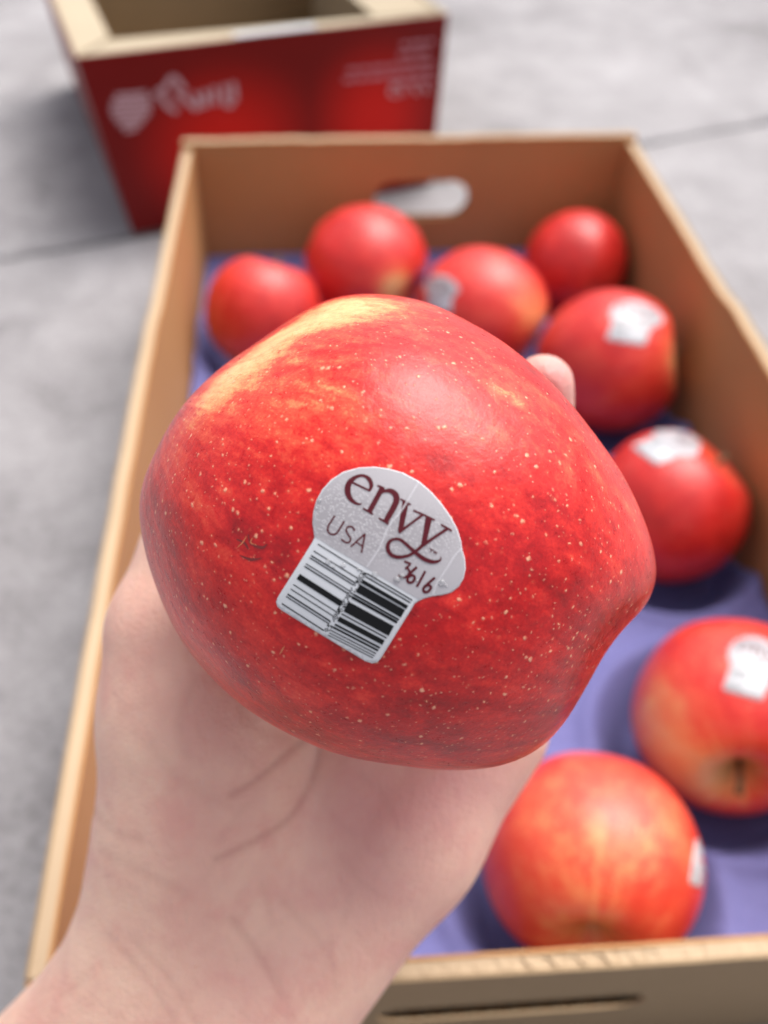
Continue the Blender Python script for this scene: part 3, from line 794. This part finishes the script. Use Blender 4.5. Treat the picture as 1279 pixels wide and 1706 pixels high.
for i in range(7):     # striped shield-like emblem
    y = 158+i*9.5; hw = (26, 32, 34, 33, 28, 20, 11)[i]
    print_face('emblem_stripe', [ribbon([(218-hw, y+2, 7), (218, y, 7.5), (218+hw, y-3, 7)])], PRINT)
def B(pts, wi): return ribbon([(170+x/5.116, 90+y/5.116, wi) for x, y in pts])
for s_ in ([(470,300),(510,370),(560,440),(640,490)], [(440,350),(530,290),(600,200),(660,250),(700,310)], [(610,330),(690,370),(760,430),(810,470)], [(790,330),(820,400),(830,465)], [(870,310),(885,380),(880,450)], [(950,280),(955,350),(965,430)], [(1040,260),(1045,340),(1060,430),(1120,420)], [(1110,240),(1125,320),(1130,400)]):
    print_face('logo_letter', [B(s_, 9)], PRINT)
for row, (xa, xb, y) in enumerate(((668,722,76), (664,722,92), (578,722,110), (572,722,126), (650,722,140))):
    x = xa; 
    while x < xb-6:
        wl = random.uniform(12, 26); x2 = min(xb, x+wl)
        print_face('small_print_word', [ribbon([(x, y-(x-650)*.10, 6), (x2, y-(x2-650)*.10, 6)])], PRINT2); x = x2+4
for nm, strokes in ENVY:
    print_face('logo_letter', [ribbon([(650+((p[0]-490)*.857+(p[1]-230)*.515)*.112, 156+(-(p[0]-490)*.515+(p[1]-230)*.857)*.085-((p[0]-490)*.112)*.10, p[2]*.13+1.2) for p in s_], 4) for s_ in strokes[:1]], PRINT)
# white paper label lying over the front rim
lab = MB()
_x = FWID*.52
V, Fc = extrude([(_x-.034, .0), (_x+.032, .0), (_x+.034, .020), (_x-.034, .018)], [], lambda u, v, w_: Vector((u, v+.0006, RZ+.0012+w_-.012*min(1, max(0, (v-.005)/.05)))), 0, .0004)
lo = mesh_obj('white_label', V, Fc, WHITE, rb); recalc(lo)

# ------------------------------------------------------------------ the hand: one continuous surface from a distance field
def cs(px, py, dz): return np.array([(px-PCX)/F*dz, -(py-PCY)/F*dz, dz])
prims = []
def cone(a, ra, b_, rb_, k=.008): prims.append((cs(*a), ra, cs(*b_), rb_, k))
# forearm and wrist
cone((-110, 2030, .232), .023, (246, 1640, .222), .0195); cone((90, 2150, .232), .023, (392, 1738, .222), .0200)
cone((0, 2100, .235), .024, (305, 1680, .224), .0200)
# palm
cone((392, 1738, .222), .0200, (660, 1385, .226), .0190); cone((660, 1385, .226), .0190, (795, 1200, .231), .0176)
cone((305, 1680, .224), .0200, (560, 1290, .230), .0175); cone((560, 1290, .230), .0175, (640, 1080, .238), .0150)
cone((246, 1640, .222), .0195, (326, 1420, .222), .0203); cone((326, 1420, .222), .0203, (470, 1180, .232), .0165); cone((470, 1180, .232), .0165, (500, 1040, .238), .0145)
cone((392, 1738, .222), .0200, (440, 1450, .226), .0200); cone((440, 1450, .226), .0200, (700, 1130, .238), .0150)
# ball of the thumb, thumb
cone((288, 1540, .220), .0185, (338, 1335, .216), .0208); cone((338, 1335, .216), .0208, (332, 1180, .214), .0208); cone((332, 1180, .214), .0208, (305, 1050, .212), .0158)
cone((305, 1050, .212), .0158, (330, 930, .213), .0125, .005); cone((330, 930, .213), .0125, (392, 790, .213), .0105, .004); cone((392, 790, .213), .0105, (440, 700, .209), .0090, .004)
# fingers wrapped behind the apple
def finger(pts, rs):
    for i in range(len(pts)-1): cone(pts[i], rs[i], pts[i+1], rs[i+1], .0035)
finger([(500, 1040, .238), (530, 850, .238), (545, 690, .232), (560, 610, .220)], [.0130, .0098, .0088, .0076])
finger([(600, 1070, .239), (660, 860, .240), (690, 690, .234), (680, 600, .222)], [.0130, .0100, .0090, .0078])
finger([(700, 1100, .239), (800, 900, .239), (840, 740, .228), (820, 640, .214)], [.0130, .0096, .0086, .0074])
finger([(790, 1180, .233), (890, 970, .232), (898, 800, .218), (904, 642, .200)], [.0130, .0088, .0078, .0066])
P0 = np.min([np.minimum(p[0]-p[1], p[2]-p[3]) for p in prims], 0)-.008; P1 = np.max([np.maximum(p[0]+p[1], p[2]+p[3]) for p in prims], 0)+.008
P0[1] = max(P0[1], cs(0, 2080, .232)[1])
hs = .00095
N3 = np.ceil((P1-P0)/hs).astype(int)
gx, gy, gz = [P0[i]+hs*np.arange(N3[i]) for i in range(3)]
X, Y, Z = np.meshgrid(gx, gy, gz, indexing='ij'); X = X.astype(np.float32); Y = Y.astype(np.float32); Z = Z.astype(np.float32)
Fd = np.full(X.shape, .05, np.float32)
for a, ra, b_, rb_, k in prims:
    lo_ = np.minimum(a-ra, b_-rb_)-.022; hi_ = np.maximum(a+ra, b_+rb_)+.022
    i0 = [max(0, int((lo_[i]-P0[i])/hs)) for i in range(3)]; i1 = [min(N3[i], int((hi_[i]-P0[i])/hs)+2) for i in range(3)]
    if any(i1[i] <= i0[i] for i in range(3)): continue
    sl = tuple(slice(i0[i], i1[i]) for i in range(3))
    xx, yy, zz = X[sl]-a[0], Y[sl]-a[1], Z[sl]-a[2]; ba = b_-a; L2 = ba@ba
    h = np.clip((xx*ba[0]+yy*ba[1]+zz*ba[2])/L2, 0, 1)
    d = np.sqrt((xx-ba[0]*h)**2+(yy-ba[1]*h)**2+(zz-ba[2]*h)**2)-(ra+(rb_-ra)*h)
    o_ = Fd[sl]; hh = np.maximum(k-np.abs(d-o_), 0)/k; Fd[sl] = np.minimum(d, o_)-hh*hh*k*.25
# the palm and fingers are pressed flat where they carry the apple
ac_ = cs(HC[0], HC[1], HD); da = (np.sqrt(((X-ac_[0])/.0475)**2+((Y-ac_[1])/.0450)**2+((Z-ac_[2])/.0455)**2)-1)*.0455
hh = np.maximum(.003-np.abs(Fd+da), 0)/.003; Fd = np.maximum(Fd, -da)+hh*hh*.003*.25
def surface_nets(D, org, h):
    sgn = D < 0; nx_, ny_, nz_ = D.shape
    cnt = np.zeros((nx_-1, ny_-1, nz_-1), np.int8); acc = np.zeros((nx_-1, ny_-1, nz_-1, 3), np.float32); ne = np.zeros((nx_-1, ny_-1, nz_-1), np.float32)
    def sub(A, i, j, k): return A[i:nx_-1+i, j:ny_-1+j, k:nz_-1+k]
    for ax_i in range(3):
        for u in (0, 1):
            for v in (0, 1):
                c0 = [0, 0, 0]; o2 = [i for i in range(3) if i != ax_i]; c0[o2[0]] = u; c0[o2[1]] = v; c1 = list(c0); c1[ax_i] = 1
                A = sub(D, *c0); Bq = sub(D, *c1); m = (A < 0) != (Bq < 0); t_ = np.where(m, A/(A-Bq+1e-12), 0)
                ne += m; p = np.zeros(acc.shape, np.float32)
                for q in range(3): p[..., q] = c0[q]*m
                p[..., ax_i] += t_*m; acc += p
    act = ne > 0; ids = -np.ones(act.shape, np.int64); ids[act] = np.arange(act.sum())
    idx = np.argwhere(act); vv = (idx+acc[act]/ne[act][:, None])*h+org
    faces = []
    for ax_i in range(3):
        o2 = [(ax_i+1) % 3, (ax_i+2) % 3]
        s0 = [slice(None)]*3; s1 = [slice(None)]*3; s0[ax_i] = slice(0, -1); s1[ax_i] = slice(1, None)
        a_, b2 = sgn[tuple(s0)], sgn[tuple(s1)]; e = np.argwhere(a_ != b2); fl = a_[tuple(e.T)]
        ok = (e[:, o2[0]] > 0) & (e[:, o2[1]] > 0)
        for q in o2: ok &= e[:, q] < D.shape[q]-1
        ok &= e[:, ax_i] < D.shape[ax_i]-1
        e = e[ok]; fl = fl[ok]; d1 = np.zeros(3, int); d1[o2[0]] = 1; d2 = np.zeros(3, int); d2[o2[1]] = 1
        q = np.stack([ids[tuple((e-d1-d2).T)], ids[tuple((e-d2).T)], ids[tuple(e.T)], ids[tuple((e-d1).T)]], 1)
        q[~fl] = q[~fl][:, ::-1]; faces.append(q)
    return vv, np.concatenate(faces)
hv, hf = surface_nets(Fd, P0, hs)
# smooth once or twice
def lap(v, f, it, lam=.5):
    e = np.concatenate([f[:, [0, 1]], f[:, [1, 2]], f[:, [2, 3]], f[:, [3, 0]]]); e = np.concatenate([e, e[:, ::-1]])
    cn = np.bincount(e[:, 0], minlength=len(v)).astype(float); cn[cn == 0] = 1
    for _ in range(it):
        s = np.stack([np.bincount(e[:, 0], weights=v[e[:, 1], q], minlength=len(v)) for q in range(3)], 1)/cn[:, None]
        v = v+(s-v)*lam
    return v
hv = lap(hv, hf, 8)
# creases of the palm and wrist, pressed in along their lines
hpx = PCX+hv[:, 0]/hv[:, 2]*F; hpy = PCY-hv[:, 1]/hv[:, 2]*F
fn_ = np.cross(hv[hf[:, 2]]-hv[hf[:, 0]], hv[hf[:, 3]]-hv[hf[:, 1]]); vn = np.zeros_like(hv)
for q in range(4): np.add.at(vn, hf[:, q], fn_)
vn /= np.linalg.norm(vn, axis=1)[:, None]+1e-12
front = vn[:, 2] < -.1
if np.mean(vn[:, 2][hv[:, 2] < np.median(hv[:, 2])]) > 0: front = vn[:, 2] > .1
cre = np.zeros(len(hv)); dep_ = np.zeros(len(hv))
CR = [([(385,1325),(430,1298),(480,1255),(520,1225),(560,1195)], .9, 5), ([(360,1432),(430,1398),(480,1365),(505,1330),(522,1290),(535,1240)], .85, 5), ([(150,1345),(185,1385),(235,1400)], .5, 6),
      ([(170,1420),(240,1455),(310,1490)], .35, 7), ([(180,1560),(240,1625),(290,1700)], .4, 4), ([(215,1560),(280,1630),(330,1706)], .35, 4), ([(385,1530),(430,1590),(470,1660)], .5, 6), ([(435,1470),(455,1540)], .3, 5),
      ([(600,1290),(640,1330),(660,1380)], .25, 5), ([(330,1130),(300,1200),(310,1260)], .3, 7), ([(560,1420),(600,1470),(640,1500)], .25, 6), ([(400,1180),(430,1215),(500,1240)], .3, 6), ([(250,1240),(300,1300),(380,1340)], .25, 8), ([(470,1500),(540,1580),(560,1650)], .3, 6)]
rc = random.Random(5)
for _ in range(110):      # the fine net of skin lines
    x = rc.uniform(90, 820); y = rc.uniform(1150, 1700); an = rc.choice((-.75, -.55, 1.0, .85, 1.9))+rc.uniform(-.25, .25); ln = rc.uniform(25, 90)
    dx, dy = math.cos(an)*ln, math.sin(an)*ln
    CR.append(([(x, y), (x+dx*.5+rc.uniform(-5, 5), y+dy*.5+rc.uniform(-5, 5)), (x+dx, y+dy)], rc.uniform(.06, .22), rc.uniform(2.4, 4.5)))
for pts, st_, wd_ in CR:
    P = np.array(catmull([(x, y) for x, y in pts], 6)); dm = np.full(len(hv), 1e9)
    for i in range(len(P)-1):
        a, b_ = P[i], P[i+1]; ba = b_-a; t_ = np.clip(((hpx-a[0])*ba[0]+(hpy-a[1])*ba[1])/(ba@ba+1e-9), 0, 1)
        dm = np.minimum(dm, np.hypot(hpx-a[0]-ba[0]*t_, hpy-a[1]-ba[1]*t_))
    wgt = st_*np.exp(-(dm/(wd_*1.35))**2)*front; cre = np.maximum(cre, wgt); dep_ += wgt
hv = hv-vn*np.sign(-np.mean(vn[front][:, 2]))*0  # normals are outward already
outw = vn if np.mean(vn[front][:, 2]) < 0 else -vn
hv = hv-outw*(dep_*.00035)[:, None]
redden = np.zeros(len(hv))  # weight of redder, darker patches on the palm and fingertip
for (x, y, s_, w1) in ((820, 1330, .35, 90), (640, 1480, .45, 130), (430, 1640, .25, 120), (720, 1290, .4, 100), (560, 1340, .2, 120), (925, 630, .9, 60)):
    redden += s_*np.exp(-((hpx-x)**2+(hpy-y)**2)/w1**2)
ho = cs(250, 1700, .235)
hw = CAM + (RT*float(ho[0])+UP*float(ho[1])+FW*float(ho[2]))
Bm = np.array([list(RT), list(UP), list(FW)])     # rows
world = hv @ Bm+np.array(CAM)-np.array(hw)
hand = bpy.data.meshes.new('person'); hand_o = bpy.data.objects.new('person', hand); COL.objects.link(hand_o)
hand.from_pydata(world.tolist(), [], hf.tolist()); hand.update()
hand.polygons.foreach_set('use_smooth', [True]*len(hand.polygons)); hand.materials.append(SKIN); hand_o.location = hw
recalc(hand_o)
for nm, arr in (('crease', cre), ('redden', np.clip(redden, 0, 1))):
    a = hand.attributes.new(nm, 'FLOAT', 'POINT'); a.data.foreach_set('value', arr.astype(np.float32))
tag(hand_o, 'bare left hand and wrist, palm up, fingers curled behind the large held apple', 'person')
print('hand verts', len(hv), 'grid', N3)
